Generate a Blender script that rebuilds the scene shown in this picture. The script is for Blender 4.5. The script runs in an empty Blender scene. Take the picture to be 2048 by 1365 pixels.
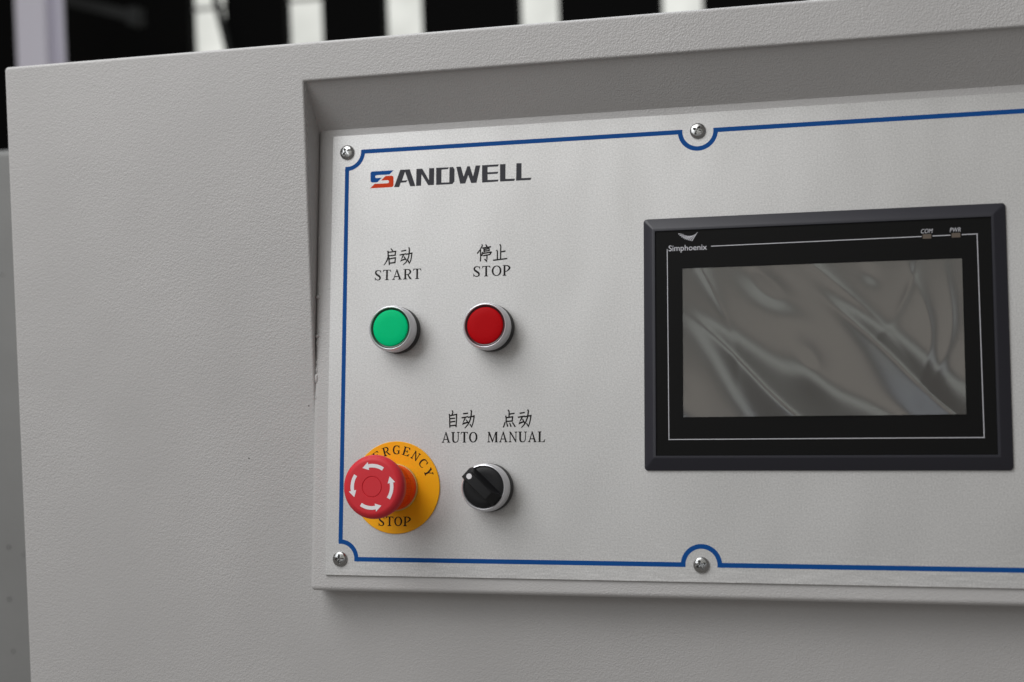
import bpy, bmesh, math, random
from mathutils import Vector, Matrix
random.seed(4)
S = bpy.context.scene
COL = S.collection
MM = 0.001

# ------------------------------------------------------------------ camera
cd = bpy.data.cameras.new('camera')
cam = bpy.data.objects.new('camera', cd)
COL.objects.link(cam)
RX = Vector((0.963627851, 0.265261058, -0.032525728))
RY = Vector((-0.023697409, -0.036415938, -0.999055710))
RZ = Vector((-0.266195037, 0.963488687, -0.028805412))
cm = Matrix.Identity(4)
for i in range(3):
    cm[i][0] = RX[i]; cm[i][1] = -RY[i]; cm[i][2] = -RZ[i]
    cm[i][3] = (0.383461829, -0.971703783, -0.105673091)[i]
cam.matrix_world = cm
cd.sensor_width = 36.0
cd.lens = 36.0 * 2957.80770 / 2048.0
cd.clip_start = 0.05
cd.clip_end = 60.0
cd.dof.use_dof = True
cd.dof.focus_distance = 0.985
cd.dof.aperture_fstop = 5.6
S.camera = cam

# ------------------------------------------------------------------ world, lamps, exposure
w = bpy.data.worlds.new('World'); S.world = w; w.use_nodes = True
bg = w.node_tree.nodes['Background']
bg.inputs['Color'].default_value = (1.0, 0.95, 0.90, 1)
bg.inputs['Strength'].default_value = 0.185

def area_lamp(name, loc, target, sx, sy, power, col):
    l = bpy.data.lights.new(name, 'AREA'); l.shape = 'RECTANGLE'; l.size = sx; l.size_y = sy
    l.energy = power; l.color = col
    o = bpy.data.objects.new(name, l); COL.objects.link(o)
    o.location = loc
    o.rotation_euler = (Vector(target) - Vector(loc)).to_track_quat('-Z', 'Y').to_euler()
    return o
area_lamp('roof_light', (-0.80, -1.16, 1.62), (0.06, 0, -0.06), 1.8, 1.3, 39, (1.0, 1.0, 1.0))
area_lamp('skylight', (-0.4, 0.75, 2.7), (-0.2, 0.55, 0), 2.4, 1.4, 44, (0.88, 0.94, 1.0))
area_lamp('fill_light', (-1.75, -2.7, 1.25), (0.1, 0, -0.1), 1.5, 1.2, 17, (0.94, 0.97, 1.0))  # unseen fill lamp, added to brighten the front and soften the shadows
# weak unseen lamps added for the film to mirror: a patch ringed by strips
area_lamp('film_reflection_patch', (0.18, -3.2, 0.60), (0.18, 0, 0.60), 0.88, 0.56, 0.78, (1.0, 0.92, 0.82))
area_lamp('film_reflection_strip', (0.16, -3.2, 1.19), (0.16, 0, 1.19), 1.7, 0.32, 1.36, (0.95, 1.0, 0.94))
area_lamp('film_reflection_strip', (-0.62, -3.2, 0.60), (-0.62, 0, 0.60), 0.32, 1.0, 0.80, (0.95, 1.0, 0.95))
area_lamp('film_reflection_strip', (0.98, -3.2, 0.60), (0.98, 0, 0.60), 0.32, 1.0, 0.70, (0.92, 0.98, 1.0))
area_lamp('film_reflection_strip', (0.16, -3.2, 0.01), (0.16, 0, 0.01), 1.7, 0.32, 1.02, (0.78, 0.87, 1.0))

S.view_settings.view_transform = 'Standard'
S.view_settings.look = 'None'
S.view_settings.exposure = 0.0
S.view_settings.gamma = 1.0

# ------------------------------------------------------------------ frames
A = 0.141913354                      # tilt of the sloping console
UX = Vector((1, 0, 0)); VD = Vector((0, -math.sin(A), -math.cos(A))); NO = Vector((0, -math.cos(A), math.sin(A)))
def P(u, v, w=0.0):                  # millimetres on the console plane -> world metres
    return (UX * u + VD * v + NO * w) * MM
YF = -22.5                           # plane of the cabinet front, millimetres

# ------------------------------------------------------------------ materials
def mat(name, col, rough=0.5, metal=0.0, spec=0.5, coat=0.0):
    m = bpy.data.materials.new(name); m.use_nodes = True
    b = m.node_tree.nodes['Principled BSDF']
    b.inputs['Base Color'].default_value = (*col, 1)
    b.inputs['Roughness'].default_value = rough
    b.inputs['Metallic'].default_value = metal
    b.inputs['Specular IOR Level'].default_value = spec
    b.inputs['Coat Weight'].default_value = coat
    return m
def node(m, t, **kw):
    n = m.node_tree.nodes.new(t)
    for k, v in kw.items():
        if k in n.inputs: n.inputs[k].default_value = v
        else: setattr(n, k, v)
    return n
def lk(m, a, b): m.node_tree.links.new(a, b)
def bsdf(m): return m.node_tree.nodes['Principled BSDF']
def coords(m, sc=(1, 1, 1), kind='Object'):
    t = node(m, 'ShaderNodeTexCoord'); mp = node(m, 'ShaderNodeMapping'); mp.inputs['Scale'].default_value = sc
    lk(m, t.outputs[kind], mp.inputs['Vector']); return mp.outputs['Vector']
def noise(m, vec, scale, detail=2.0, rough=0.5):
    n = node(m, 'ShaderNodeTexNoise'); n.inputs['Scale'].default_value = scale
    n.inputs['Detail'].default_value = detail; n.inputs['Roughness'].default_value = rough
    lk(m, vec, n.inputs['Vector']); return n.outputs['Fac']
def ramp(m, fac, a, b, ca, cb):
    r = node(m, 'ShaderNodeValToRGB'); e = r.color_ramp.elements
    e[0].position = a; e[1].position = b
    e[0].color = (*ca, 1) if not isinstance(ca, float) else (ca, ca, ca, 1)
    e[1].color = (*cb, 1) if not isinstance(cb, float) else (cb, cb, cb, 1)
    lk(m, fac, r.inputs['Fac']); return r.outputs['Color']
def bump(m, h, dist, strength=1.0, prev=None):
    b = node(m, 'ShaderNodeBump'); b.inputs['Strength'].default_value = strength; b.inputs['Distance'].default_value = dist
    lk(m, h, b.inputs['Height'])
    if prev is not None: lk(m, prev, b.inputs['Normal'])
    return b.outputs['Normal']

def paint_material(name, col, tex=1.0):
    m = mat(name, col, 0.42, 0, 0.45); b = bsdf(m); c = coords(m)
    v = ramp(m, noise(m, c, 960, 1.2, 0.5), 0.34, 0.68, 0.0, 1.0)
    v2 = noise(m, coords(m, (0.8, 1, 1.15)), 560, 1.0)
    big = ramp(m, noise(m, c, 7, 2), 0.3, 0.7, 0.35, 1.0)
    b1 = node(m, 'ShaderNodeBump'); b1.inputs['Distance'].default_value = 0.00017 * tex
    lk(m, v, b1.inputs['Height']); lk(m, big, b1.inputs['Strength'])
    n1 = bump(m, v2, 0.00013 * tex, 0.8, b1.outputs['Normal'])
    n2 = bump(m, noise(m, c, 8, 2), 0.0014, 0.6, n1)
    lk(m, n2, b.inputs['Normal'])
    k = ramp(m, noise(m, c, 14, 4), 0.3, 0.7, tuple(x * 0.965 for x in col), tuple(min(1, x * 1.03) for x in col))
    lk(m, k, b.inputs['Base Color'])
    lk(m, ramp(m, noise(m, c, 30, 3), 0.3, 0.7, 0.34, 0.52), b.inputs['Roughness'])
    return m
M = {}
M['paint'] = paint_material('textured_grey_paint', (0.486, 0.476, 0.470))
M['machine'] = paint_material('machine_grey_paint', (0.23, 0.23, 0.225), 0.3)

def plate_material():
    col = (0.580, 0.575, 0.567)
    m = mat('frosted_silver', col, 0.46, 0.5, 0.5); b = bsdf(m); c = coords(m)
    fine = noise(m, c, 950, 2, 0.65)
    k = ramp(m, fine, 0.28, 0.72, tuple(x * 0.83 for x in col), tuple(x * 1.13 for x in col))
    d = node(m, 'ShaderNodeTexCoord'); mp = node(m, 'ShaderNodeMapping')       # faint slanting scuffs
    mp.inputs['Rotation'].default_value = (0, 0, math.radians(28)); mp.inputs['Scale'].default_value = (1.0, 9.0, 1.0)
    lk(m, d.outputs['Object'], mp.inputs['Vector'])
    sx = node(m, 'ShaderNodeSeparateXYZ'); lk(m, d.outputs['Object'], sx.inputs[0])
    mr = node(m, 'ShaderNodeMapRange'); lk(m, sx.outputs['Y'], mr.inputs['Value'])           # worn towards the lower edge
    for q_, v_ in zip(('From Min', 'From Max', 'To Min', 'To Max'), (-0.21, -0.29, 0.0, 1.0)): mr.inputs[q_].default_value = v_
    ml = node(m, 'ShaderNodeMath'); ml.operation = 'MULTIPLY'
    lk(m, noise(m, mp.outputs['Vector'], 60, 4, 0.7), ml.inputs[0]); lk(m, mr.outputs[0], ml.inputs[1])
    sc = ramp(m, ml.outputs[0], 0.42, 0.72, 1.0, 1.22)
    blot = ramp(m, noise(m, coords(m, (1, 0.6, 1)), 6.5, 3, 0.55), 0.35, 0.65, 0.975, 1.02)
    for q in (sc, blot):
        mx = node(m, 'ShaderNodeMix'); mx.data_type = 'RGBA'; mx.blend_type = 'MULTIPLY'; mx.inputs[0].default_value = 1.0
        lk(m, k, mx.inputs[6]); lk(m, q, mx.inputs[7]); k = mx.outputs[2]
    lk(m, k, b.inputs['Base Color'])
    lk(m, ramp(m, noise(m, coords(m, (1.0, 0.45, 1.0)), 12, 3, 0.55), 0.3, 0.72, 0.36, 0.58), b.inputs['Roughness'])
    n1 = bump(m, fine, 0.00006, 0.9)
    n2 = bump(m, noise(m, coords(m, (1.0, 0.5, 1.0)), 11, 2, 0.5), 0.0019, 1.0, n1)
    lk(m, n2, b.inputs['Normal'])
    return m
M['plate'] = plate_material()
M['ink_black'] = mat('black_print', (0.008, 0.007, 0.007), 0.6, 0, 0.15)
M['ink_grey'] = mat('charcoal_print', (0.046, 0.046, 0.054), 0.6, 0, 0.15)
M['ink_blue'] = mat('blue_print', (0.003, 0.068, 0.27), 0.6, 0, 0.12)
M['ink_red'] = mat('orange_red_print', (0.60, 0.045, 0.008), 0.6, 0, 0.12)
M['ink_white'] = mat('white_print', (0.56, 0.56, 0.60), 0.5)
M['arrow_white'] = mat('white_arrow_print', (0.80, 0.78, 0.80), 0.45)

def satin():
    m = mat('satin_metal', (0.80, 0.80, 0.83), 0.36, 0.7); b = bsdf(m); c = coords(m)
    lk(m, ramp(m, noise(m, c, 500, 2), 0.3, 0.7, 0.33, 0.40), b.inputs['Roughness']); return m
M['satin'] = satin()
def zinc():
    m = mat('zinc_screw', (0.40, 0.40, 0.395), 0.2, 1.0); b = bsdf(m); c = coords(m)
    lk(m, bump(m, noise(m, c, 700, 2), 0.0001, 0.7), b.inputs['Normal'])
    lk(m, ramp(m, noise(m, c, 400, 2), 0.3, 0.7, 0.14, 0.34), b.inputs['Roughness']); return m
M['zinc'] = zinc()
M['black_plastic'] = mat('black_plastic', (0.012, 0.012, 0.013), 0.42)
M['knob_plastic'] = mat('black_knob_plastic', (0.009, 0.009, 0.010), 0.42, 0, 0.25)
def lens(name, col, edge):
    m = mat(name, col, 0.45, 0, 0.06); b = bsdf(m)
    b.inputs['Subsurface Weight'].default_value = 0.25
    b.inputs['Subsurface Radius'].default_value = (0.002, 0.002, 0.002)
    b.inputs['Subsurface Scale'].default_value = 1.0
    return m
M['green'] = lens('green_lens', (0.0, 0.57, 0.215), 0)
M['red'] = lens('red_lens', (0.45, 0.003, 0.006), 0)
M['green_edge'] = mat('dark_green_lens_rim', (0.004, 0.045, 0.02), 0.3)
M['red_edge'] = mat('dark_red_lens_rim', (0.045, 0.002, 0.004), 0.3)
def headmat(name, col, rough):
    m = mat(name, col, rough, 0, 0.22); b = bsdf(m); c = coords(m)
    b.inputs['Subsurface Weight'].default_value = 0.15
    b.inputs['Subsurface Radius'].default_value = (0.003, 0.001, 0.001)
    b.inputs['Subsurface Scale'].default_value = 1.0
    lk(m, bump(m, noise(m, c, 1500, 2), 0.00003, 0.6), b.inputs['Normal']); return m
M['mushroom'] = headmat('red_mushroom_plastic', (0.63, 0.032, 0.044), 0.46)
M['collar'] = headmat('orange_red_collar_plastic', (0.92, 0.034, 0.008), 0.35)
M['cream'] = mat('cream_gasket', (0.62, 0.42, 0.14), 0.5)
M['yellow'] = headmat('yellow_disc_plastic', (0.92, 0.42, 0.003), 0.5)
def hmi():
    m = mat('dark_frame_plastic', (0.018, 0.018, 0.026), 0.42, 0, 0.5); b = bsdf(m); c = coords(m)
    lk(m, bump(m, noise(m, c, 1800, 2), 0.00002, 0.7), b.inputs['Normal']); return m
M['hmi'] = hmi()
M['overlay'] = mat('black_overlay', (0.006, 0.006, 0.006), 0.38, 0, 0.10)
M['lcd'] = mat('unlit_screen', (0.038, 0.036, 0.032), 0.4, 0, 0.2)
M['led'] = mat('unlit_indicator', (0.11, 0.085, 0.065), 0.35)
def film():
    m = bpy.data.materials.new('clear_film'); m.use_nodes = True; nt = m.node_tree
    nt.nodes.remove(nt.nodes['Principled BSDF'])
    out = nt.nodes['Material Output']
    tr = node(m, 'ShaderNodeBsdfTransparent'); gl = node(m, 'ShaderNodeBsdfGlossy')
    gl.inputs['Roughness'].default_value = 0.14
    mx = node(m, 'ShaderNodeMixShader'); mx.inputs['Fac'].default_value = 0.19
    lk(m, tr.outputs[0], mx.inputs[1]); lk(m, gl.outputs[0], mx.inputs[2]); lk(m, mx.outputs[0], out.inputs['Surface'])
    return m
M['film'] = film()
M['dark'] = mat('dark_cladding', (0.004, 0.004, 0.004), 0.8, 0, 0.1)
M['post'] = mat('pale_lilac_paint', (0.84, 0.81, 0.90), 0.5)
M['rail'] = mat('dark_grey_steel', (0.022, 0.024, 0.024), 0.7)
M['glaze_bar'] = mat('pale_window_bar', (0.45, 0.45, 0.43), 0.6)
def pane():
    m = mat('daylit_pane', (0.5, 0.5, 0.48), 0.4); b = bsdf(m); c = coords(m)
    k = ramp(m, noise(m, c, 5, 2), 0.3, 0.7, (0.60, 0.61, 0.57), (0.83, 0.84, 0.79))
    lk(m, k, b.inputs['Emission Color']); b.inputs['Emission Strength'].default_value = 1.0
    b.inputs['Base Color'].default_value = (0.05, 0.05, 0.05, 1); return m
M['pane'] = pane()

# ------------------------------------------------------------------ helpers
def link_mesh(name, bm, m, parent=None, smooth=False, label=None, tri=False):
    if tri: bmesh.ops.triangulate(bm, faces=bm.faces[:])
    me = bpy.data.meshes.new(name); bm.to_mesh(me); bm.free()
    o = bpy.data.objects.new(name, me); COL.objects.link(o)
    for mm_ in (m if isinstance(m, (list, tuple)) else [m]): me.materials.append(mm_)
    if smooth:
        me.polygons.foreach_set('use_smooth', [True] * len(me.polygons))
        try: me.set_sharp_from_angle(angle=math.radians(smooth if smooth is not True else 35))
        except Exception: pass
    if parent is not None: o.parent = parent
    if label: o['label'] = label
    return o
def tag(o, label, cat, group=None):
    o['label'] = label; o['category'] = cat
    if group: o['group'] = group
    return o
def thing(name, loc, label, cat, group=None, on_console=True, rx=None):
    o = bpy.data.objects.new(name, None); COL.objects.link(o)
    o.empty_display_size = 0.01
    o.location = loc
    if on_console: o.rotation_euler = (math.pi / 2 - A, 0, 0)
    return tag(o, label, cat, group)
def ring_faces(bm, rings, cap0=False, cap1=False, closed=True, mats=None):
    vr = [[bm.verts.new(p) for p in r] for r in rings]
    n = len(vr[0])
    for k, (a, b) in enumerate(zip(vr, vr[1:])):
        for i in range(n if closed else n - 1):
            j = (i + 1) % n
            f = bm.faces.new((a[i], a[j], b[j], b[i]))
            if mats: f.material_index = mats[k]
    if cap0: bm.faces.new(vr[0][::-1])
    if cap1:
        f = bm.faces.new(vr[-1])
        if mats: f.material_index = mats[-1]
    return vr
def lathe(profile, n=64, cap=True, ribs=None):
    """profile: list of (r, h) in mm from bottom to top; axis is local z."""
    bm = bmesh.new()
    rings = []
    for (r, h) in profile:
        ring = []
        for i in range(n):
            a = 2 * math.pi * i / n
            rr = r
            if ribs and ribs[0] <= h <= ribs[1]: rr = r + (ribs[2] if i % 2 else 0.0)
            ring.append((rr * math.cos(a) * MM, rr * math.sin(a) * MM, h * MM))
        rings.append(ring)
    ring_faces(bm, rings, cap1=cap)
    bmesh.ops.recalc_face_normals(bm, faces=bm.faces[:])
    return bm
def rrect(x0, x1, y0, y1, r, n=5):
    pts = []
    for cx, cy, a0 in ((x1 - r, y1 - r, 0), (x0 + r, y1 - r, 90), (x0 + r, y0 + r, 180), (x1 - r, y0 + r, 270)):
        for i in range(n + 1):
            a = math.radians(a0 + 90 * i / n)
            pts.append((cx + r * math.cos(a), cy + r * math.sin(a)))
    return pts
def box(bm, x0, x1, y0, y1, z0, z1, s=1.0):
    v = [bm.verts.new((x * s, y * s, z * s)) for x in (x0, x1) for y in (y0, y1) for z in (z0, z1)]
    for f in ((0, 1, 3, 2), (4, 6, 7, 5), (0, 4, 5, 1), (2, 3, 7, 6), (0, 2, 6, 4), (1, 5, 7, 3)):
        bm.faces.new([v[i] for i in f])
def bevel(bm, off, seg=2):
    bmesh.ops.bevel(bm, geom=bm.edges[:], offset=off, segments=seg, profile=0.5, affect='EDGES')

class Ink:
    """flat print: polygons and strokes, given in millimetres (x right, y up), each layer a hair above the last"""
    def __init__(s, z=0.03): s.bm = bmesh.new(); s.z = z
    def poly(s, pts):
        s.z += 0.0008
        vs = [s.bm.verts.new((x * MM, y * MM, s.z * MM)) for x, y in pts]
        f = s.bm.faces.new(vs); f.normal_update()
        if f.normal.z < 0: f.normal_flip()
    def strip(s, pts, ws, ext=0.0):
        s.z += 0.0008
        pts = [Vector(p) for p in pts]; n = len(pts); L = []; R = []
        for i, p in enumerate(pts):
            d = (pts[min(i + 1, n - 1)] - pts[max(i - 1, 0)]).normalized()
            if 0 < i < n - 1:
                d1 = (p - pts[i - 1]).normalized(); d2 = (pts[i + 1] - p).normalized()
                k = 1 / max(0.55, math.sqrt(max(0.0, (1 + d1.dot(d2)) / 2)))
            else: k = 1
            nn = Vector((-d.y, d.x)) * (ws[i] / 2 * k)
            q = p - d * ext if i == 0 else (p + d * ext if i == n - 1 else p)
            L.append(q + nn); R.append(q - nn)
        vl = [s.bm.verts.new((q.x * MM, q.y * MM, s.z * MM)) for q in L]
        vr = [s.bm.verts.new((q.x * MM, q.y * MM, s.z * MM)) for q in R]
        for i in range(n - 1):
            f = s.bm.faces.new((vr[i], vr[i + 1], vl[i + 1], vl[i])); f.normal_update()
            if f.normal.z < 0: f.normal_flip()
    def done(s, name, m, parent, label=None): return link_mesh(name, s.bm, m, parent, label=label, tri=True)

def spline(pts, ws, k=5):
    out = []; ow = []
    n = len(pts)
    for i in range(n - 1):
        p0 = Vector(pts[max(i - 1, 0)]); p1 = Vector(pts[i]); p2 = Vector(pts[i + 1]); p3 = Vector(pts[min(i + 2, n - 1)])
        for j in range(k):
            t = j / k
            q = 0.5 * ((2 * p1) + (p2 - p0) * t + (2 * p0 - 5 * p1 + 4 * p2 - p3) * t * t + (3 * p1 - p0 - 3 * p2 + p3) * t ** 3)
            out.append(q); ow.append(ws[i] * (1 - t) + ws[i + 1] * t)
    out.append(Vector(pts[-1])); ow.append(ws[-1]); return out, ow

def serif_letter(ink, ch, place, W, H, tk=1.3, tn=0.56):
    """one roman serif capital in a W x H box; place maps local (x, y) to the sheet"""
    def poly(*pts): ink.poly([place(x, y) for x, y in pts])
    def strip(pts, ws, ext=0.0): ink.strip([place(*p) for p in pts], ws, ext)
    def curve(pts, ws): 
        q, ww = spline([(x * W, y * H) for x, y in pts], ws); strip([(a.x, a.y) for a in q], ww)
    sh = 0.34
    def foot(xc, hw, y, up):                       # bracketed slab serif at y, stem going up (+1) or down (-1)
        a = sh * up; b = 0.75 * up
        poly((xc - hw, y), (xc + hw, y), (xc + hw, y + a * 0.8), (xc + hw * 0.42, y + b), (xc - hw * 0.42, y + b), (xc - hw, y + a * 0.8))
    def stem(x, y0, y1, wd): strip([(x, y0), (x, y1)], [wd, wd])
    if ch == 'T':
        stem(W / 2, 0, H, tk); foot(W / 2, W * 0.24, 0, 1)
        poly((0.04 * W, H), (0.96 * W, H), (0.96 * W, H - 0.5), (0.04 * W, H - 0.5))
        poly((0.0, H * 0.73), (0.06 * W, H), (0.20 * W, H - 0.45), (0.06 * W, H * 0.80))
        poly((W, H * 0.73), (0.94 * W, H), (0.80 * W, H - 0.45), (0.94 * W, H * 0.80))
    elif ch == 'O':
        pts = []; ws = []
        for i in range(33):
            a = 2 * math.pi * i / 32
            pts.append((W / 2 + (W / 2 - tk * 0.5) * math.cos(a), H / 2 + (H / 2 - tn * 0.55) * math.sin(a)))
            ws.append(tn + (tk - tn) * abs(math.cos(a)) ** 1.5)
        strip(pts, ws)
    elif ch == 'A':
        strip([(W * 0.14, 0.1), (W * 0.49, H * 0.97)], [tn + 0.08, tn])
        poly((W * 0.42, H), (W * 0.53, H * 1.02), (W * 0.93, 0.1), (W * 0.73, 0.1), (W * 0.44, H * 0.86))
        strip([(W * 0.25, H * 0.31), (W * 0.70, H * 0.31)], [tn + 0.05] * 2)
        foot(W * 0.15, W * 0.15, 0, 1); foot(W * 0.82, W * 0.18, 0, 1)
    elif ch in 'RP':
        x = W * 0.25
        stem(x, 0, H, tk); foot(x, W * 0.25, 0, 1); poly((0, H), (x, H), (x, H - sh), (0, H - sh * 0.8))
        yb = 0.47 if ch == 'R' else 0.43
        curve([(0.2, 0.965), (0.5, 0.965), (0.72, 0.90), (0.82 if ch == 'R' else 0.88, 0.73), (0.72, 0.55), (0.52, yb), (0.3, yb)],
              [tn, tn, tk * 0.75, tk, tk * 0.75, tn, tn])
        if ch == 'R':
            poly((W * 0.42, H * 0.50), (W * 0.60, H * 0.47), (W * 1.0, 0.0), (W * 0.76, 0.0))
            poly((W * 0.76, 0.0), (W * 1.0, 0.0), (W * 1.0, sh * 0.7), (W * 0.80, sh * 1.2))
    elif ch == 'S':
        curve([(0.93, 0.80), (0.76, 0.93), (0.50, 0.965), (0.24, 0.90), (0.15, 0.75), (0.28, 0.60), (0.53, 0.48), (0.78, 0.35), (0.84, 0.19), (0.70, 0.07), (0.44, 0.035), (0.20, 0.11), (0.07, 0.24)],
              [0.4, tn, tn, tk * 0.8, tk * 0.92, tk * 1.02, tk * 1.05, tk * 1.0, tk * 0.9, tk * 0.6, tn, tn, 0.4])
        poly((W * 0.90, H), (W * 0.96, H), (W * 0.99, H * 0.70), (W * 0.93, H * 0.70), (W * 0.86, H * 0.88))
        poly((W * 0.04, 0), (W * 0.10, 0), (W * 0.16, H * 0.12), (W * 0.08, H * 0.31), (W * 0.01, H * 0.31))
    elif ch == 'U':
        x = W * 0.23; xr = W * 0.83
        foot(x, W * 0.22, H, -1); foot(xr, W * 0.17, H, -1)
        curve([(0.23, 0.99), (0.23, 0.55), (0.235, 0.28), (0.31, 0.10), (0.52, 0.03), (0.72, 0.10), (0.82, 0.28), (0.83, 0.55), (0.83, 0.99)],
              [tk, tk, tk, tk * 0.9, tn * 1.1, tn * 1.1, tn * 1.1, tn, tn])
    elif ch == 'M':
        strip([(W * 0.16, 0), (W * 0.16, H)], [tn, tn]); foot(W * 0.16, W * 0.14, 0, 1)
        poly((W * 0.02, H), (W * 0.24, H), (W * 0.56, H * 0.12), (W * 0.48, 0.0), (W * 0.10, H * 0.93))
        strip([(W * 0.49, 0.1), (W * 0.80, H)], [tn, tn])
        stem(W * 0.84, 0, H, tk); foot(W * 0.84, W * 0.16, 0, 1); poly((W * 0.78, H), (W * 0.98, H), (W * 0.98, H - sh * 0.7), (W * 0.84, H - 0.7))
    elif ch == 'N':
        strip([(W * 0.19, 0), (W * 0.19, H)], [tn, tn]); foot(W * 0.19, W * 0.17, 0, 1)
        poly((0, H), (W * 0.26, H), (W * 0.86, H * 0.16), (W * 0.86, -0.05), (W * 0.80, 0.0), (W * 0.12, H * 0.94))
        strip([(W * 0.845, 0), (W * 0.845, H)], [tn, tn]); foot(W * 0.845, W * 0.16, H, -1)
    elif ch == 'L':
        stem(W * 0.27, 0, H, tk); foot(W * 0.27, W * 0.25, H, -1)
        poly((0, 0), (W * 0.92, 0), (W * 0.97, 0.5), (0, sh))
        poly((W * 0.72, 0.3), (W * 0.92, 0.0), (W * 1.0, H * 0.27), (W * 0.94, H * 0.27))
    elif ch == 'E':
        stem(W * 0.24, 0, H, tk); poly((0, 0), (W * 0.93, 0), (W * 0.95, sh), (0, sh)); poly((0, H), (W * 0.9, H), (W * 0.9, H - sh), (0, H - sh))
        strip([(W * 0.24, H * 0.52), (W * 0.66, H * 0.52)], [tn, tn])
        poly((W * 0.62, H * 0.38), (W * 0.70, H * 0.38), (W * 0.70, H * 0.66), (W * 0.62, H * 0.66), (W * 0.56, H * 0.52))
        poly((W * 0.70, sh), (W * 0.93, 0), (W * 1.0, H * 0.28), (W * 0.93, H * 0.28)); poly((W * 0.70, H - sh), (W * 0.90, H), (W * 0.95, H * 0.75), (W * 0.88, H * 0.75))
    elif ch in 'GC':
        curve([(0.90, 0.76), (0.78, 0.92), (0.54, 0.965), (0.26, 0.86), (0.13, 0.52), (0.25, 0.15), (0.54, 0.035), (0.78, 0.07), (0.92, 0.17)],
              [0.4, tn, tn, tk * 0.85, tk, tk * 0.85, tn, tn, 0.35])
        poly((W * 0.86, H), (W * 0.92, H), (W * 0.95, H * 0.69), (W * 0.88, H * 0.69), (W * 0.82, H * 0.88))
        if ch == 'G':
            stem(W * 0.85, H * 0.06, H * 0.42, tk * 0.9); poly((W * 0.58, H * 0.44), (W, H * 0.44), (W, H * 0.39), (W * 0.58, H * 0.39))
    elif ch == 'Y':
        stem(W / 2, 0, H * 0.46, tk); foot(W / 2, W * 0.24, 0, 1)
        poly((W * 0.08, H), (W * 0.30, H), (W * 0.62, H * 0.46), (W * 0.40, H * 0.40))
        strip([(W * 0.54, H * 0.44), (W * 0.85, H)], [tn, tn]); foot(W * 0.19, W * 0.19, H, -1); foot(W * 0.85, W * 0.15, H, -1)

def font_ink(name, text, size, m, parent, x, y, z, sx=1.0, shear=0.0, spacing=1.0, bold=0.0, label=None):
    cu = bpy.data.curves.new(name + '_curve', 'FONT'); cu.body = text; cu.size = size * MM; cu.shear = shear
    cu.space_character = spacing; cu.offset = bold * MM; cu.resolution_u = 4
    tmp = bpy.data.objects.new(name + '_tmp', cu); COL.objects.link(tmp)
    dg = bpy.context.evaluated_depsgraph_get(); dg.update()
    me = bpy.data.meshes.new_from_object(tmp.evaluated_get(dg))
    bpy.data.objects.remove(tmp); bpy.data.curves.remove(cu)
    me.materials.clear(); me.materials.append(m)
    o = bpy.data.objects.new(name, me); COL.objects.link(o); o.parent = parent
    o.location = (x * MM, y * MM, z * MM); o.scale = (sx, 1, 1)
    if label: o['label'] = label
    return o

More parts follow.
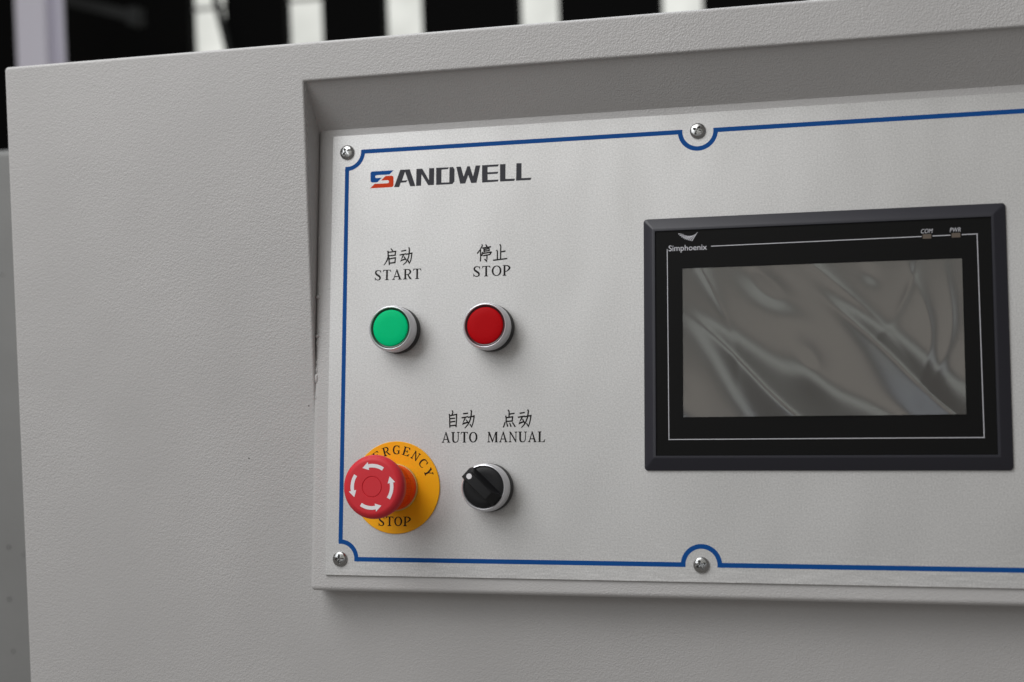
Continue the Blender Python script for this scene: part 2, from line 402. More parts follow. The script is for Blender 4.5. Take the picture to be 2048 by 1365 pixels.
# ------------------------------------------------------------------ traced print outlines, millimetres on the plate (right, down)
STROKES = {"qi":[[[33.27,69.38],[34.69,70.97]],[[31.38,71.96],[37.16,71.47]],[[36.94,71.2],[36.45,74.16]],[[31.42,74.45],[36.98,74.06]],[[31.19,70.93],[31.39,72.77],[31.39,75.23],[30.82,77.25],[29.77,79.04],[28.51,80.73]],[[31.91,75.35],[32.42,80.78]],[[32.31,76.59],[37.11,75.86]],[[36.75,75.84],[36.42,79.5]],[[32.36,79.59],[36.84,79.21]]],"dong1":[[[41.0,71.53],[44.51,71.02]],[[39.87,74.13],[44.55,73.5]],[[42.74,74.04],[41.71,76.04],[40.46,78.13],[44.17,77.05]],[[43.08,75.48],[44.71,77.89]],[[44.55,73.81],[49.01,73.17]],[[48.73,72.82],[48.47,75.49],[47.81,78.72],[47.09,80.15],[46.0,78.24]],[[46.47,69.14],[46.85,70.34],[46.73,72.98],[46.35,75.81],[45.36,78.22],[44.1,79.79],[42.42,81.05]]],"ting":[[[98.84,69.27],[99.05,70.14],[97.62,72.79],[95.57,75.32]],[[97.83,73.0],[97.97,77.23],[97.85,80.73]],[[101.53,69.34],[102.33,70.98]],[[99.07,71.75],[105.16,71.1]],[[100.1,72.09],[100.43,74.61]],[[100.31,72.74],[104.03,72.21]],[[100.32,73.87],[104.04,73.7]],[[103.99,72.05],[103.88,73.81]],[[99.25,74.37],[98.8,77.16]],[[99.3,75.47],[105.59,74.72]],[[105.74,74.57],[104.47,76.28]],[[99.73,76.99],[104.47,76.38]],[[102.41,76.9],[102.39,79.2],[102.28,80.9],[100.78,79.34]]],"zhi":[[[111.43,69.71],[112.09,70.88],[112.01,79.78]],[[112.28,74.89],[115.36,74.41]],[[109.19,73.46],[109.77,74.59],[109.75,80.09]],[[106.77,80.41],[116.62,79.56]]],"zi":[[[78.87,181.57],[79.32,182.82],[78.66,184.55]],[[76.77,183.85],[77.05,185.68],[77.27,192.99]],[[76.99,185.11],[82.32,184.11]],[[81.91,184.1],[81.91,188.04],[81.6,192.64]],[[77.51,187.03],[80.83,186.72]],[[77.53,189.3],[80.96,188.85]],[[77.36,191.87],[81.58,191.45]]],"dong2":[[[86.64,183.82],[89.94,183.48]],[[85.56,186.54],[90.06,185.82]],[[88.07,186.56],[87.18,188.47],[86.1,190.61],[90.1,189.55]],[[88.68,187.91],[90.2,189.99]],[[90.07,186.24],[94.46,185.44]],[[94.3,185.0],[94.04,187.39],[93.41,190.44],[92.53,192.73],[91.41,190.81]],[[91.93,181.43],[92.38,182.39],[92.16,185.07],[91.68,187.55],[90.6,190.03],[89.42,191.74],[87.83,193.45]]],"dian":[[[118.01,181.57],[118.61,182.95],[118.52,186.43]],[[118.68,184.36],[122.3,183.94]],[[116.28,185.46],[116.58,187.47],[116.52,189.79]],[[116.51,186.79],[121.32,186.14]],[[121.04,186.04],[120.68,189.2]],[[116.52,189.2],[121.12,188.99]],[[115.8,189.89],[115.33,191.47],[114.63,193.15]],[[116.9,190.01],[117.64,192.65]],[[119.0,190.24],[119.94,192.67]],[[120.91,189.94],[122.78,192.84]]],"dong3":[[[125.9,183.94],[129.28,183.42]],[[124.71,186.54],[129.51,185.87]],[[127.55,186.52],[126.58,188.41],[125.28,190.65],[129.09,189.38]],[[127.88,187.9],[129.36,190.5]],[[129.4,186.23],[133.86,185.53]],[[133.64,185.07],[133.39,187.42],[132.69,190.36],[131.93,192.66],[130.62,190.66]],[[131.3,181.51],[131.83,182.46],[131.51,185.09],[131.0,187.4],[129.75,190.33],[128.56,192.0],[127.04,193.46]]]}
LOGO = {"blue":[[18.76,14.5],[34.53,14.46],[31.59,17.31],[22.18,17.3],[21.27,17.57],[20.91,18.29],[21.29,19.07],[22.22,19.36],[25.9,19.32],[22.72,22.29],[19.04,22.41],[18.05,22.01],[17.57,21.04],[17.48,15.66],[17.9,14.8]],"red":[[28.79,18.19],[33.06,18.19],[34.14,18.62],[34.55,19.61],[34.63,24.94],[34.22,25.94],[33.19,26.32],[17.26,26.37],[20.75,23.33],[29.94,23.43],[30.94,23.13],[31.29,22.33],[30.92,21.52],[29.9,21.24],[25.25,21.22]],"A":[[39.35,14.43],[46.4,14.48],[50.64,26.51],[46.8,26.45],[42.93,15.98],[40.83,22.11],[44.98,22.04],[43.79,23.47],[39.84,23.61],[38.82,26.56],[35.02,26.42]],"N":[[51.24,14.51],[55.47,14.48],[60.4,22.81],[60.45,14.53],[64.21,14.54],[64.1,26.43],[59.9,26.33],[54.98,18.45],[54.72,26.43],[51.1,26.47]],"D":[[65.56,14.52],[74.71,14.63],[74.16,15.89],[69.47,16.05],[69.42,25.03],[75.11,25.2],[75.19,14.66],[77.62,14.49],[78.81,16.15],[78.83,24.79],[77.36,26.48],[65.69,26.52]],"W":[[80.08,14.63],[83.36,14.63],[85.41,21.72],[87.95,14.67],[89.74,14.71],[92.1,21.93],[93.88,14.55],[97.26,14.59],[94.64,26.48],[90.79,26.52],[88.7,20.83],[86.55,26.57],[82.94,26.54]],"E":[[98.45,14.56],[110.44,14.57],[109.67,16.05],[102.42,16.0],[102.45,19.66],[110.07,19.71],[109.46,21.05],[102.46,21.06],[102.49,25.02],[110.26,25.13],[109.65,26.46],[98.54,26.63]],"L":[[111.18,14.61],[115.09,14.59],[115.06,24.93],[121.91,25.12],[121.24,26.6],[111.26,26.55]],"L2":[[122.72,14.57],[126.33,14.65],[126.38,25.0],[133.38,25.07],[132.62,26.63],[122.57,26.55]]}
FEATHERS = [[[233.34,68.61],[237.03,69.15]],[[234.26,69.66],[238.86,69.99]],[[235.26,70.68],[240.53,70.32]],[[236.43,71.41],[241.87,70.29]],[[237.42,72.12],[242.7,70.16]],[[238.59,72.55],[243.29,69.85]],[[239.76,72.95],[243.88,69.54]],[[240.84,73.37],[244.55,69.31]],[[242.09,73.67],[245.22,68.84],[245.89,67.94]]]

# ------------------------------------------------------------------ cabinet
cab = thing('control_cabinet', (0, 0, 0), 'textured light grey steel cabinet with a recessed sloping console set into its front', 'cabinet', on_console=False)
X0, X1, Z0, Z1 = -256.6, 749.0, -720.0, 75.0
HX0, HX1, HZ0, HZ1 = -21.6, 514.0, -292.0, 48.2
def xz(pts, y): return [(x * MM, y * MM, z * MM) for x, z in pts]
bm = bmesh.new()
rings = [xz(rrect(HX0 - 0.0, HX1, HZ0, HZ1, 0.6), YF + 3.2)]
for i in range(5):
    a = math.pi / 2 * i / 4; r = 1.5
    d = r * (1 - math.cos(a)); y = YF + r - r * math.sin(a)
    rings.append(xz(rrect(HX0 - d, HX1 + d, HZ0 - d, HZ1 + d, 0.6 + d), y))
for d in (1.8, 40.0): rings.append(xz(rrect(HX0 - d, HX1 + min(d, 20), HZ0 - d, HZ1 + min(d, 12), 0.6 + d * 0.3), YF))
for d in (8.0, 2.3): rings.append(xz(rrect(X0 + d, X1 - d, Z0 + d, Z1 - d, 2.6), YF))
rings += [xz(rrect(X0 + 2 - 2 * math.sin(q), X1 - 2 + 2 * math.sin(q), Z0 + 2 - 2 * math.sin(q), Z1 - 2 + 2 * math.sin(q), 2.6), YF + 2 - 2 * math.cos(q)) for q in [math.pi / 2 * i / 5 for i in range(6)]]
rings.append(xz(rrect(X0, X1, Z0, Z1, 2.6), YF + 24))
ring_faces(bm, rings)
bmesh.ops.recalc_face_normals(bm, faces=bm.faces[:])
link_mesh('front_sheet', bm, M['paint'], cab, smooth=30)
bm = bmesh.new()
ring_faces(bm, [xz(rrect(X0 + 0.6, X1 - 0.6, Z0 + 0.6, Z1 - 0.6, 2.2), YF + 24.4), xz(rrect(X0 + 0.6, X1 - 0.6, Z0 + 0.6, Z1 - 0.6, 2.2), 430)], cap1=True)
bmesh.ops.recalc_face_normals(bm, faces=bm.faces[:])
link_mesh('body_shell', bm, M['paint'], cab, smooth=30)

# sloping console: rounded tray that leans out of the front towards the bottom
def console_pt(u, v, w): return tuple(P(u, v, w))
bm = bmesh.new()
CU0, CU1, CV0, CV1, CR = -22.6, 515.0, -21.0, 303.2, 3.0
rings = [[console_pt(x, y, -48) for x, y in rrect(CU0, CU1, CV0, CV1, 3.0)]]
for i in range(7):
    a = math.pi / 2 * i / 6
    d = CR * (1 - math.cos(a))
    rings.append([console_pt(x, y, -1.5 - CR + CR * math.sin(a)) for x, y in rrect(CU0 + d, CU1 - d, CV0 + d, CV1 - d, 3.4 - d)])
rings.append([console_pt(x, y, -1.5) for x, y in rrect(CU0 + CR + 0.3, CU1 - CR - 0.3, CV0 + CR + 0.3, CV1 - CR - 0.3, 0.3)])
vr = ring_faces(bm, rings, cap1=True)
bmesh.ops.recalc_face_normals(bm, faces=bm.faces[:])
link_mesh('console_tray', bm, M['paint'], cab, smooth=30)

# soffit under the top edge of the opening, and the two tapering cheeks
def sheet(name, quad, thick, nrm, label=None):
    bm = bmesh.new(); n = Vector(nrm).normalized() * thick * MM
    a = [bm.verts.new(Vector(q) * MM) for q in quad]; b = [bm.verts.new(Vector(q) * MM + n) for q in quad]
    k = len(quad)
    bm.faces.new(a); bm.faces.new(b[::-1])
    for i in range(k): bm.faces.new((a[i], b[i], b[(i + 1) % k], a[(i + 1) % k]))
    bmesh.ops.recalc_face_normals(bm, faces=bm.faces[:])
    return link_mesh(name, bm, M['paint'], cab, label=label)
sv = -16.8
pa = P(0, sv, -1.7) / MM; pb = P(0, sv + 1.0, -1.3) / MM
sheet('soffit', [(HX0 - 3, YF + 2.9, HZ1 + 0.5), (HX1 + 3, YF + 2.9, HZ1 + 0.5), (HX1 + 3, pa.y + 1.5, pa.z - 1.9), (HX0 - 3, pa.y + 1.5, pa.z - 1.9)], 1.6, (0, 0.62, 0.78))
vq = -YF / math.sin(A)
q0 = P(0, sv - 4, -3.4) / MM; q1 = P(0, vq + 6, -3.4) / MM
for x, s in ((HX0, -1), (HX1, 1)):
    sheet('cheek', [(x - 0.3 * s, YF + 2.7, HZ1 + 2), (x - 0.3 * s, YF + 2.7, q1.z), (x + 0.9 * s, q1.y + 0.2, q1.z), (x + 0.9 * s, q0.y, q0.z), ], 1.4, (s, 0, 0))
# lumps of weld and paint along the left seam, and two chips in the paint
for v, r, h in ((101, 1.6, 1.7), (128.5, 1.7, 1.6), (134, 0.9, 2.6), (153, 1.1, 3.2), (158.5, 1.3, 4.0), (147, .8, 1.6), (172, .7, 2.0), (92, .7, 1.6), (60, .6, 2.5), (20, .6, 2)):
    bm = bmesh.new()
    g = bmesh.ops.create_icosphere(bm, subdivisions=2, radius=1.0, matrix=Matrix.Translation(P(-20.8, v, -2.2)) @ Matrix.Diagonal((r * 1.15 * MM, r * 1.15 * MM, h * MM, 1)))
    for q in g['verts']: q.co += Vector((random.uniform(-1, 1), random.uniform(-1, 1), random.uniform(-1, 1))) * 0.00014
    link_mesh('weld_bead', bm, M['paint'], cab, smooth=True)
def chip(x, y, z, r, parent):
    bm = bmesh.new(); o = parent.location
    bm.faces.new([bm.verts.new((x + r * math.cos(t) * random.uniform(.7, 1.2) - o.x, y - o.y, z + r * math.sin(t) * random.uniform(.7, 1.2) - o.z)) for t in [2 * math.pi * i / 8 for i in range(8)]])
    link_mesh('paint_chip', bm, M['ink_black'], parent)
for x, z, r in ((-73.2, -211.9, 0.55), (-26.4, -175.6, 0.45)): chip(x * MM, (YF - 0.04) * MM, z * MM, r * MM, cab)

# ------------------------------------------------------------------ control plate
plate = thing('control_plate', P(0, 0, 0), 'silver control plate with a thin blue border line, screwed onto the sloping console', 'control panel')
bm = bmesh.new()
PU0, PU1, PV0, PV1 = -11.1, 503.1, -12.3, 292.6
bm2 = rrect(PU0, PU1, -PV1, -PV0, 0.8, 3)
ring_faces(bm, [[(x * MM, y * MM, -1.46 * MM) for x, y in bm2],
                [(x * MM, y * MM, -0.25 * MM) for x, y in bm2],
                [(x * MM, y * MM, 0) for x, y in rrect(PU0 + .22, PU1 - .22, -PV1 + .22, -PV0 - .22, 0.6, 3)]], cap1=True)
bmesh.ops.recalc_face_normals(bm, faces=bm.faces[:])
link_mesh('sheet', bm, M['plate'], plate)

# border line: rectangle through the screw centres with an arc round every screw
su, sv2 = 246.0, 281.6
LWD, RI, RO = 3.0, 10.2, 13.2
ink = Ink(0.04)
def arc(cx, cy, a0, a1, n=24):
    t = [math.radians(a0 + (a1 - a0) * i / n) for i in range(n + 1)]
    rm = (RI + RO) / 2
    ink.strip([(cx + rm * math.cos(x), cy + rm * math.sin(x)) for x in t], [RO - RI] * (n + 1))
off = math.degrees(math.asin(1.5 / 11.7))
for cx, cy, a0, a1 in ((0, 0, 270 - off, 360 + off), (0, -sv2, 0 - off, 90 + off), (2 * su, 0, 180 - off, 270 + off), (2 * su, -sv2, 90 - off, 180 + off),
                       (su, 0, 180 - off, 360 + off), (su, -sv2, 0 - off, 180 + off)):
    arc(cx, cy, a0, a1)
e = 11.6
for y in (0, -sv2):
    ink.strip([(e, y), (su - e, y)], [LWD] * 2); ink.strip([(su + e, y), (2 * su - e, y)], [LWD] * 2)
for x in (0, 2 * su): ink.strip([(x, -e), (x, -sv2 + e)], [LWD] * 2)
ink.done('border_line', M['ink_blue'], plate)

# maker's name
lg = Ink(0.04)
for k in ('A', 'N', 'D', 'W', 'E', 'L', 'L2'): lg.poly([(u, -v) for u, v in LOGO[k]])
lo = lg.done('logo', M['ink_grey'], plate, label='charcoal SANDWELL logo')
for k, mm_, lab in (('blue', 'ink_blue', 'blue upper half of the S'), ('red', 'ink_red', 'orange red lower half of the S')):
    b_ = Ink(0.04); b_.poly([(u, -v) for u, v in LOGO[k]]); b_.done('logo_letter', M[mm_], lo, label=lab)

def word(ink, boxes, text, vt, vb):
    for (u0, u1), ch in zip(boxes, text):
        serif_letter(ink, ch, lambda x, y, u0=u0: (u0 + x, -vb + y), u1 - u0, vb - vt)
def hanzi(ink, key):
    for st in STROKES[key]:
        pts = [(u, -v) for u, v in st]; n = len(pts)
        L = (Vector(pts[0]) - Vector(pts[-1])).length
        if n == 2 and L < 2.9 and key != 'zi': ws = [0.7, 1.1]
        elif n >= 6: ws = [1.0] + [0.95] * (n - 3) + [0.8, 0.65]
        else: ws = [0.95] + [0.86] * (n - 2) + [0.95]
        ink.strip(pts, ws, 0.1)
ink = Ink(0.04); word(ink, [(21.8, 26.5), (27.7, 33.8), (34.5, 41.6), (42.5, 48.95), (49.6, 55.8)], 'START', 84.1, 91.25); hanzi(ink, 'qi'); hanzi(ink, 'dong1')
ink.done('lettering', M['ink_black'], plate, 'black START lettering with Chinese characters above the green button')
ink = Ink(0.04); word(ink, [(92.8, 97.7), (98.9, 105.0), (105.8, 112.7), (113.4, 119.05)], 'STOP', 84.05, 91.25); hanzi(ink, 'ting'); hanzi(ink, 'zhi')
ink.done('lettering', M['ink_black'], plate, 'black STOP lettering with Chinese characters above the red button')
ink = Ink(0.04); word(ink, [(71.6, 77.7), (78.2, 84.3), (84.95, 90.15), (90.75, 96.75)], 'AUTO', 196.0, 203.15); hanzi(ink, 'zi'); hanzi(ink, 'dong2')
ink.done('lettering', M['ink_black'], plate, 'black AUTO lettering with Chinese characters')
ink = Ink(0.04); word(ink, [(103.35, 111.0), (111.7, 117.65), (118.2, 124.3), (124.85, 130.95), (131.6, 137.55), (138.2, 143.4)], 'MANUAL', 196.05, 203.1); hanzi(ink, 'dian'); hanzi(ink, 'dong3')
ink.done('lettering', M['ink_black'], plate, 'black MANUAL lettering with Chinese characters')

# ------------------------------------------------------------------ screws
def make_screw(u, v, label, rot):
    t = thing('screw', P(u, v, 0), label, 'screw', 'cross head screws holding the silver plate')
    prof = [(5.15, 0.02), (5.2, 0.6), (5.05, 1.15), (4.7, 1.6), (4.2, 1.9), (3.7, 2.1)]
    bm = lathe(prof, 40, cap=False)
    # cross recess: the crown is closed by a star shaped rim that drops into a socket
    n = 40; star = []; low = []
    for i in range(n):
        a = 2 * math.pi * i / n; k = abs(math.cos(2 * a)) ** 2.2
        r = 1.15 + 2.2 * k
        star.append((r * math.cos(a) * MM, r * math.sin(a) * MM, (2.16 + 0.2 * (1 - k)) * MM)); low.append((r * 0.6 * math.cos(a) * MM, r * 0.6 * math.sin(a) * MM, 0.7 * MM))
    rim = [(3.7 * math.cos(2 * math.pi * i / n) * MM, 3.7 * math.sin(2 * math.pi * i / n) * MM, 2.1 * MM) for i in range(n)]
    ring_faces(bm, [rim, star, low], cap1=True)
    bmesh.ops.remove_doubles(bm, verts=bm.verts[:], dist=1e-6)
    bmesh.ops.recalc_face_normals(bm, faces=bm.faces[:])
    bmesh.ops.rotate(bm, verts=bm.verts[:], cent=(0, 0, 0), matrix=Matrix.Rotation(math.radians(rot), 3, 'Z'))
    link_mesh('screw_head', bm, M['zinc'], t, smooth=30)
for u, v, lab, r in ((0, 0, 'cross head screw in the top left corner of the silver plate', 33), (su, 0, 'cross head screw in the blue half circle above the touch screen', 62),
                     (0, sv2, 'cross head screw in the bottom left corner of the silver plate', 4), (su, sv2, 'cross head screw in the blue half circle below the touch screen', 24)):
    make_screw(u, v, lab, r)

# ------------------------------------------------------------------ push buttons
BEZEL = [(15.55, 6.5), (15.75, 7.2), (15.75, 13.2), (15.6, 14.6), (15.25, 15.9), (14.75, 16.6), (14.3, 16.8), (13.95, 16.6), (13.75, 16.2), (13.7, 14.0)]
def collar_and_bezel(t):
    link_mesh('gasket', lathe([(15.7, 0.02), (15.95, 0.4), (15.95, 5.6), (15.7, 6.2), (15.2, 6.6)], 72), M['black_plastic'], t, smooth=30)
    link_mesh('bezel', lathe(BEZEL, 72, cap=False), M['satin'], t, smooth=50)
def push_button(u, v, col, label):
    t = thing('push_button', P(u, v, 0), label, 'push button', 'illuminated push buttons in silver bezels')
    collar_and_bezel(t)
    link_mesh('lens_rim', lathe([(13.66, 13.4), (13.6, 15.5), (13.2, 15.9), (12.8, 15.8), (12.4, 15.5)], 64), M[col + '_edge'], t, smooth=40)
    link_mesh('lens', lathe([(12.5, 14.6), (12.4, 15.6), (12.0, 16.05), (11.1, 16.35), (7.0, 16.55), (3.0, 16.6)], 64), M[col], t, smooth=40)
push_button(39.7, 126.5, 'green', 'round green push button in a silver bezel under START')
push_button(106.1, 126.6, 'red', 'round flat red push button in a silver bezel under STOP')

# ------------------------------------------------------------------ selector switch
t = thing('selector_switch', P(106.0, 233.1, 0), 'black rotary selector switch with a white dot, below AUTO and MANUAL', 'selector switch')
collar_and_bezel(t)
link_mesh('knob', lathe([(13.66, 13.2), (13.6, 15.6), (13.2, 15.9), (9.0, 15.9)], 64), M['knob_plastic'], t, smooth=40)
ang = math.radians(-43)
ca, sa = math.cos(ang), math.sin(ang)
def kp(a, b, z): return ((a * ca - b * sa) * MM, (a * sa + b * ca) * MM, z * MM)
bm = bmesh.new()
sect = [(-14.2, 5.0, 3.9, 17.0, 22.5), (-10.5, 5.1, 3.5, 15.8, 25.6), (0, 5.2, 3.3, 15.8, 26.2), (8.2, 5.2, 3.2, 15.8, 26.0), (13.2, 5.0, 4.4, 15.8, 16.2)]
rings = []
for a, hb, ht, zb, zt in sect:
    rings.append([kp(a, -hb, zb), kp(a, -ht - 0.15, zt - 0.5), kp(a, -ht + 0.4, zt), kp(a, ht - 0.4, zt), kp(a, ht + 0.15, zt - 0.5), kp(a, hb, zb)])
ring_faces(bm, rings, cap0=True, cap1=True)
bmesh.ops.recalc_face_normals(bm, faces=bm.faces[:])
hd = link_mesh('handle', bm, M['knob_plastic'], t, smooth=25)
bm = bmesh.new()
c0 = Vector(kp(-9.9, 0.4, 25.70)); 
vs = [bm.verts.new(c0 + Vector((1.85 * math.cos(2 * math.pi * i / 24) * MM, 1.85 * math.sin(2 * math.pi * i / 24) * MM, 0))) for i in range(24)]
f0 = bm.faces.new(vs); ex = bmesh.ops.extrude_face_region(bm, geom=[f0])
for g in ex['geom']:
    if isinstance(g, bmesh.types.BMVert): g.co.z += 0.25 * MM
bmesh.ops.recalc_face_normals(bm, faces=bm.faces[:])
link_mesh('pointer_dot', bm, M['arrow_white'], hd)

# ------------------------------------------------------------------ emergency stop
t = thing('emergency_stop_button', P(39.65, 233.2, 0), 'red mushroom emergency stop button with white arrows on a yellow EMERGENCY STOP disc', 'emergency stop')
dsk = link_mesh('legend_disc', lathe([(31.0, 0.05), (31.1, 0.3), (31.1, 0.9), (30.8, 1.1)], 96), M['yellow'], t, smooth=30)
ink = Ink(1.14)
for i, ch in enumerate('EMERGENCY'):
    aw = math.radians((4 - i) * 16.6); wd = 6.3 if ch == 'M' else 5.2
    def pl(x, y, aw=aw, wd=wd):
        r = 22.4 + y; xx = x - wd / 2
        return (-r * math.sin(aw) + xx * math.cos(aw), r * math.cos(aw) + xx * math.sin(aw))
    serif_letter(ink, ch, pl, wd, 5.9, 1.1, 0.5)
ink.done('lettering', M['ink_black'], dsk, 'black EMERGENCY lettering curved round the top of the yellow disc'); ink = Ink(1.14)
for (u0, u1), ch in zip([(27.7, 31.95), (32.7, 38.5), (38.95, 44.6), (45.3, 50.9)], 'STOP'):
    serif_letter(ink, ch, lambda x, y, u0=u0: (u0 - 39.65 + x, -(259.05 - 233.2) + y), u1 - u0, 6.35, 1.1, 0.5)
ink.done('lettering', M['ink_black'], dsk, 'black STOP lettering at the bottom of the yellow disc')
link_mesh('gasket', lathe([(15.9, 1.12), (15.9, 2.6), (15.5, 3.0), (14.9, 3.1)], 72), M['cream'], t, smooth=30)
link_mesh('collar', lathe([(15.2, 3.05), (15.3, 3.4), (15.3, 13.0), (15.1, 13.2), (15.1, 22.0), (15.2, 31.0)], 168, ribs=(13.1, 40, 0.45)), M['collar'], t, smooth=20)
head = link_mesh('mushroom_head', lathe([(16.2, 29.6), (17.2, 29.8), (18.3, 31.2), (19.3, 34.0), (20.3, 38.0), (20.75, 40.6), (20.75, 42.0), (20.3, 43.6), (19.3, 44.8), (18.0, 45.6), (17.2, 45.9), (16.6, 45.95),
                                          (6.95, 46.0), (6.85, 45.75), (6.6, 45.55), (6.35, 45.75), (6.25, 46.0)], 96), M['mushroom'], t, smooth=35)
ink = Ink(46.03)
for k in range(4):
    b0 = math.radians(90 * k)
    def q(r, d): a = b0 + math.radians(90 + d); return (r * math.cos(a), r * math.sin(a))
    n = 12; rm = 13.6
    ink.strip([q(rm, -33 + 44 * i / n) for i in range(n + 1)], [2.35] * (n + 1))
    ink.poly([q(rm - 2.6, 11), q(rm + 2.6, 11), q(rm + 0.2, 29)])
    ink.done('arrow', M['arrow_white'], head); ink = Ink(46.03)
ink.bm.free()

# ------------------------------------------------------------------ touch screen
hu, hv, hw, hh = 209.9, 57.5, 226.0, 164.4
t = thing('touch_screen', P(hu + hw / 2, hv + hh / 2, 0), 'dark framed operator touch screen, switched off, under wrinkled clear film', 'touch screen')
cx0, cy0 = hu + hw / 2, hv + hh / 2
def L(u, v): return (u - cx0, -(v - cy0))
def lr(u0, u1, v0, v1, r, z, n=4): return [(x * MM, y * MM, z * MM) for x, y in rrect(u0 - cx0, u1 - cx0, -(v1 - cy0), -(v0 - cy0), r, n)]
HU1, HV1 = hu + hw, hv + hh
bm = bmesh.new()
ring_faces(bm, [lr(hu, HU1, hv, HV1, 2.2, 0.02), lr(hu, HU1, hv, HV1, 2.2, 1.1), lr(hu + .25, HU1 - .25, hv + .25, HV1 - .25, 2.0, 1.45), lr(hu + 6.3, HU1 - 6.9, hv + 7.0, HV1 - 7.6, 0.6, 5.2), lr(hu + 6.6, HU1 - 7.2, hv + 7.3, HV1 - 7.9, 0.5, 5.3),
                lr(hu + 8.1, HU1 - 8.7, hv + 8.8, HV1 - 9.2, 0.4, 5.25), lr(hu + 8.4, HU1 - 9.0, hv + 9.1, HV1 - 9.5, 0.4, 4.2)])
bmesh.ops.recalc_face_normals(bm, faces=bm.faces[:])
fr = link_mesh('frame', bm, M['hmi'], t, smooth=25)
D0, D1, E0, E1 = 235.9, 409.3, 91.6, 187.9
bm = bmesh.new()
ring_faces(bm, [lr(hu + 8.0, HU1 - 8.6, hv + 8.7, HV1 - 9.1, 0.4, 4.4), lr(D0, D1, E0, E1, 0.3, 4.4), lr(D0, D1, E0, E1, 0.3, 3.9)])
bmesh.ops.recalc_face_normals(bm, faces=bm.faces[:])
ov = link_mesh('overlay', bm, M['overlay'], t)
bm = bmesh.new(); bm.faces.new([bm.verts.new(p) for p in lr(D0 - 1, D1 + 1, E0 - 1, E1 + 1, 0.3, 3.95)])
link_mesh('display', bm, M['lcd'], t)

# wrinkled protective film over the display
DW, DH = D1 - D0, E1 - E0
# tents: tip x,y (fractions), direction deg, half angle deg, flank slope, softness, bend
TENTS=[(-0.015,0.26,45,14,0.15,3.6,0.0004),(0.475,0.12,50.5,11.5,0.15,3.4,0.0009)]
CREASE=[(0.09,0.05,62,30,3.4,0.15,-0.003),(0.46,-0.05,42,40,3.0,0.13,-0.0012),(0.83,0.16,112,20,3.2,-0.14,-0.006),(0.875,0.40,86,26,4.0,0.13,-0.005),(0.955,0.35,95,30,3.2,0.12,-0.004)]
BULGES=[(0.45,0.62,52,15,6.5,-0.75,0.0),(0.32,0.13,40,17,7.0,-0.75,0.004),(0.0,0.92,60,12,7.0,0.8,0),(0.97,0.88,60,22,10,-0.8,0),(0.69,0.10,52,5,3.0,-0.22,0)]
def film_h(x,y):
    z=0.0
    x,y=x+1.6*math.sin(y*0.075+1.1),y+1.4*math.sin(x*0.06+0.4)
    for tx,ty,a,ha,s,k,bd in TENTS:
        c_=math.cos(math.radians(a));s_=math.sin(math.radians(a))
        dx=x-tx*DW;dy=y-ty*DH;t=dx*c_+dy*s_;q=-dx*s_+dy*c_+bd*t*t
        f=(math.tan(math.radians(ha))*t-math.sqrt(q*q+1.6+30*math.exp(-max(t,0)/14)))/k
        z+=s*k*(f if f>30 else math.log1p(math.exp(f)))
    for fx,fy,a,l,w,s,k in CREASE:
        c_=math.cos(math.radians(a));s_=math.sin(math.radians(a))
        dx=x-fx*DW;dy=y-fy*DH;t=dx*c_+dy*s_;q=-dx*s_+dy*c_+k*t*t
        z+=s*w*math.exp(-math.sqrt((q/w)**2+0.08))*math.exp(-0.5*(t/l)**2)
    for fx,fy,a,l,w,h,k in BULGES:
        c_=math.cos(math.radians(a));s_=math.sin(math.radians(a))
        dx=x-fx*DW;dy=y-fy*DH;t=dx*c_+dy*s_;q=-dx*s_+dy*c_+k*t*t
        z+=h*math.exp(-0.5*((t/l)**2+(q/w)**2))
    return z
NX, NY = 210, 118
vs = []; fs = []
for j in range(NY + 1):
    for i in range(NX + 1):
        x = DW * i / NX; y = DH * j / NY
        z = 4.6 + film_h(x, y)
        a, b = L(D0 + x, E0 + y); vs.append((a * MM, b * MM, max(4.02, z) * MM))
for j in range(NY):
    for i in range(NX):
        a = j * (NX + 1) + i; fs.append((a, a + NX + 1, a + NX + 2, a + 1))
me = bpy.data.meshes.new('protective_film'); me.from_pydata(vs, [], fs); me.materials.append(M['film'])
me.polygons.foreach_set('use_smooth', [True] * len(me.polygons))
o = bpy.data.objects.new('protective_film', me); COL.objects.link(o); o.parent = t

# print on the overlay
ink = Ink(4.43)
def seg(u0, v0, u1, v1, wd=0.46): ink.strip([L(u0, v0), L(u1, v1)], [wd, wd], 0)
seg(226.0, 78.4, 226.4, 202.1); seg(226.1, 202.1, 419.6, 202.0); seg(419.3, 202.3, 418.6, 76.4); seg(418.9, 76.7, 409.6, 76.75); seg(402.9, 76.8, 392.2, 76.85); seg(385.6, 76.9, 254.6, 77.6)
for f in FEATHERS:
    ink.strip([L(*q) for q in f], [0.55] + [0.34] * (len(f) - 2) + [0.16])
ink.done('frame_line', M['ink_white'], ov, 'thin white line with a feathered wing emblem round the display')
x, y = L(226.75, 79.75); font_ink('lettering', 'Simphoenix', 5.35, M['ink_white'], ov, x, y, 4.46, 1.0, 0, 1.0, 0.02, 'white Simphoenix lettering')
x, y = L(385.0, 74.95); font_ink('lettering', 'COM', 3.9, M['ink_white'], ov, x, y, 4.46, 0.80, 0.22, 1.0, 0, 'white COM lettering')
x, y = L(402.3, 74.9); font_ink('lettering', 'PWR', 3.9, M['ink_white'], ov, x, y, 4.46, 0.80, 0.22, 1.0, 0, 'white PWR lettering')
for u0, u1 in ((386.3, 391.4), (403.6, 408.7)):
    bm = bmesh.new(); a = L(u0, 78.4); b = L(u1, 75.6); box(bm, a[0], b[0], a[1], b[1], 4.41, 4.62, MM); link_mesh('indicator', bm, M['led'], ov)

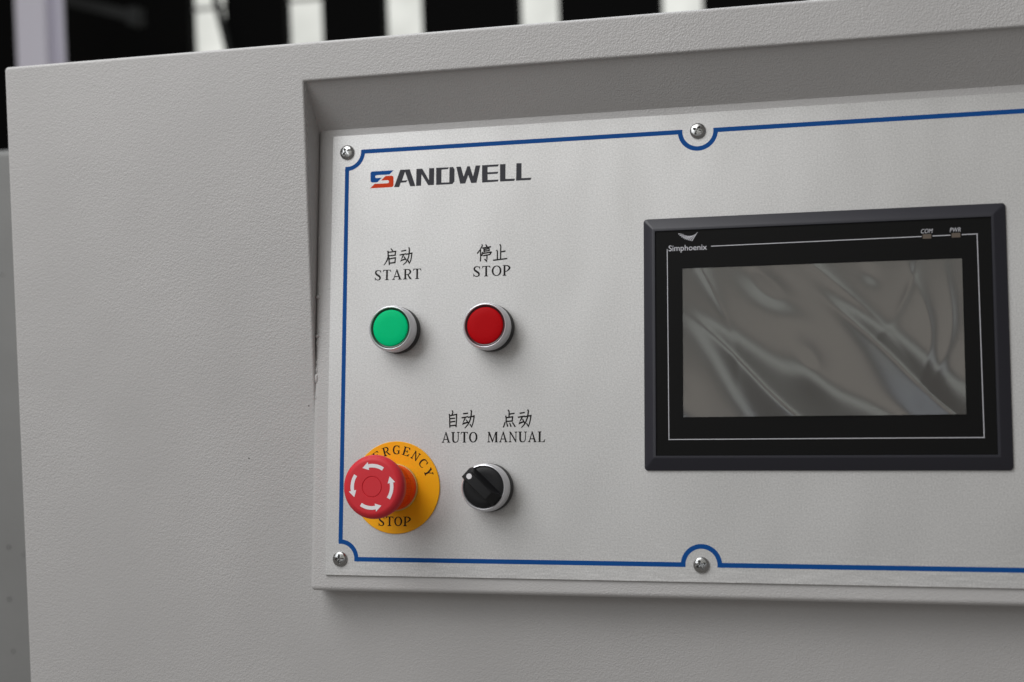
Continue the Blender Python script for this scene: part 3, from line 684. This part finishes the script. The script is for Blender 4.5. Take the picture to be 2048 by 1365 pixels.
# ------------------------------------------------------------------ what shows behind
wall = thing('workshop_wall', (0, 4.0, -1.2), 'blurred dark workshop wall with tall bright window slits, far behind the cabinet', 'wall', on_console=False)
def lbox(name, x0, x1, y0, y1, z0, z1, m, parent, label=None, bev=0):
    bm = bmesh.new(); ox, oy, oz = parent.location if parent is not None else (0, 0, 0)
    box(bm, x0 - ox, x1 - ox, y0 - oy, y1 - oy, z0 - oz, z1 - oz)
    if bev: bevel(bm, bev)
    bmesh.ops.recalc_face_normals(bm, faces=bm.faces[:])
    return link_mesh(name, bm, m, parent, label=label)
WIN = [(-2.181, -2.038), (-1.800, -1.657), (-1.424, -1.280), (-0.929, -0.787), (-0.433, -0.292), (0.058, 0.20), (0.55, 0.70), (1.05, 1.2)]
edges = [-7.0] + [e_ for p_ in WIN for e_ in p_] + [5.0]
for a, b in zip(edges[0::2], edges[1::2]): lbox('cladding', a, b, 4.0, 4.08, -1.2, 2.2, M['dark'], wall)
lbox('cladding', -7.0, 5.0, 4.0, 4.08, 2.2, 3.4, M['dark'], wall)
for a, b in WIN:
    pn = bpy.data.objects.new('window', None); COL.objects.link(pn); pn.parent = wall; pn.empty_display_size = 0.05
    def sub(name, x0, x1, y0, y1, z0, z1, m):
        bm = bmesh.new(); box(bm, x0, x1, y0 - 4.0, y1 - 4.0, z0 + 1.2, z1 + 1.2); bmesh.ops.recalc_face_normals(bm, faces=bm.faces[:]); link_mesh(name, bm, m, pn)
    sub('pane', a, b, 4.05, 4.06, -1.19, 2.19, M['pane'])
    for zz in (0.2, 0.60, 0.995, 1.4, 1.8): sub('glazing_bar', a, b, 4.035, 4.049, zz, zz + 0.012, M['glaze_bar'])
bm = bmesh.new(); box(bm, -0.011, 0.011, -0.01, 0.01, -0.30, 0.30)
bmesh.ops.transform(bm, matrix=Matrix.Translation((-2.028, -0.03, 2.09)) @ Matrix.Rotation(math.radians(-13), 4, 'Y'), verts=bm.verts[:])
link_mesh('brace', bm, M['rail'], wall)

post = thing('steel_post', (-2.197, 3.0, -1.2), 'blurred pale lilac upright post behind the top left corner of the cabinet', 'post', on_console=False)
lbox('flange', -2.248, -2.146, 3.0, 3.008, -1.2, 3.0, M['post'], post); lbox('web', -2.203, -2.191, 3.008, 3.10, -1.2, 3.0, M['post'], post); lbox('flange', -2.248, -2.146, 3.10, 3.108, -1.2, 3.0, M['post'], post)

rl = thing('ceiling_rail', (-2.2, 3.5, 0.9), 'dim grey slanting rail in the dark, right of the lilac post', 'rail', on_console=False)
bm = bmesh.new(); box(bm, -0.22, 0.09, -0.02, 0.02, -0.018, 0.018); bevel(bm, 0.004); o = link_mesh('rail_bar', bm, M['rail'], rl); o.rotation_euler = (0, math.radians(17), 0)
bm = bmesh.new(); box(bm, 0.06, 0.10, -0.03, 0.03, -0.055, 0.005); bevel(bm, 0.006); link_mesh('rail_end', bm, M['rail'], rl)

mach = thing('grey_machine', (-0.9, 0.62, -1.2), 'dark grey steel machine casing standing behind the left edge of the cabinet', 'machine', on_console=False)
lbox('casing', -1.30, -0.47, 0.50, 1.2, -1.2, 0.0815, M['machine'], mach, bev=0.006)
for x, z, r in ((-0.629, -0.372, .0016), (-0.631, -0.432, .0017), (-0.629, -0.492, .0013), (-0.610, -0.38, .001), (-0.622, -0.06, .001)): chip(x, 0.4996, z, r, mach)
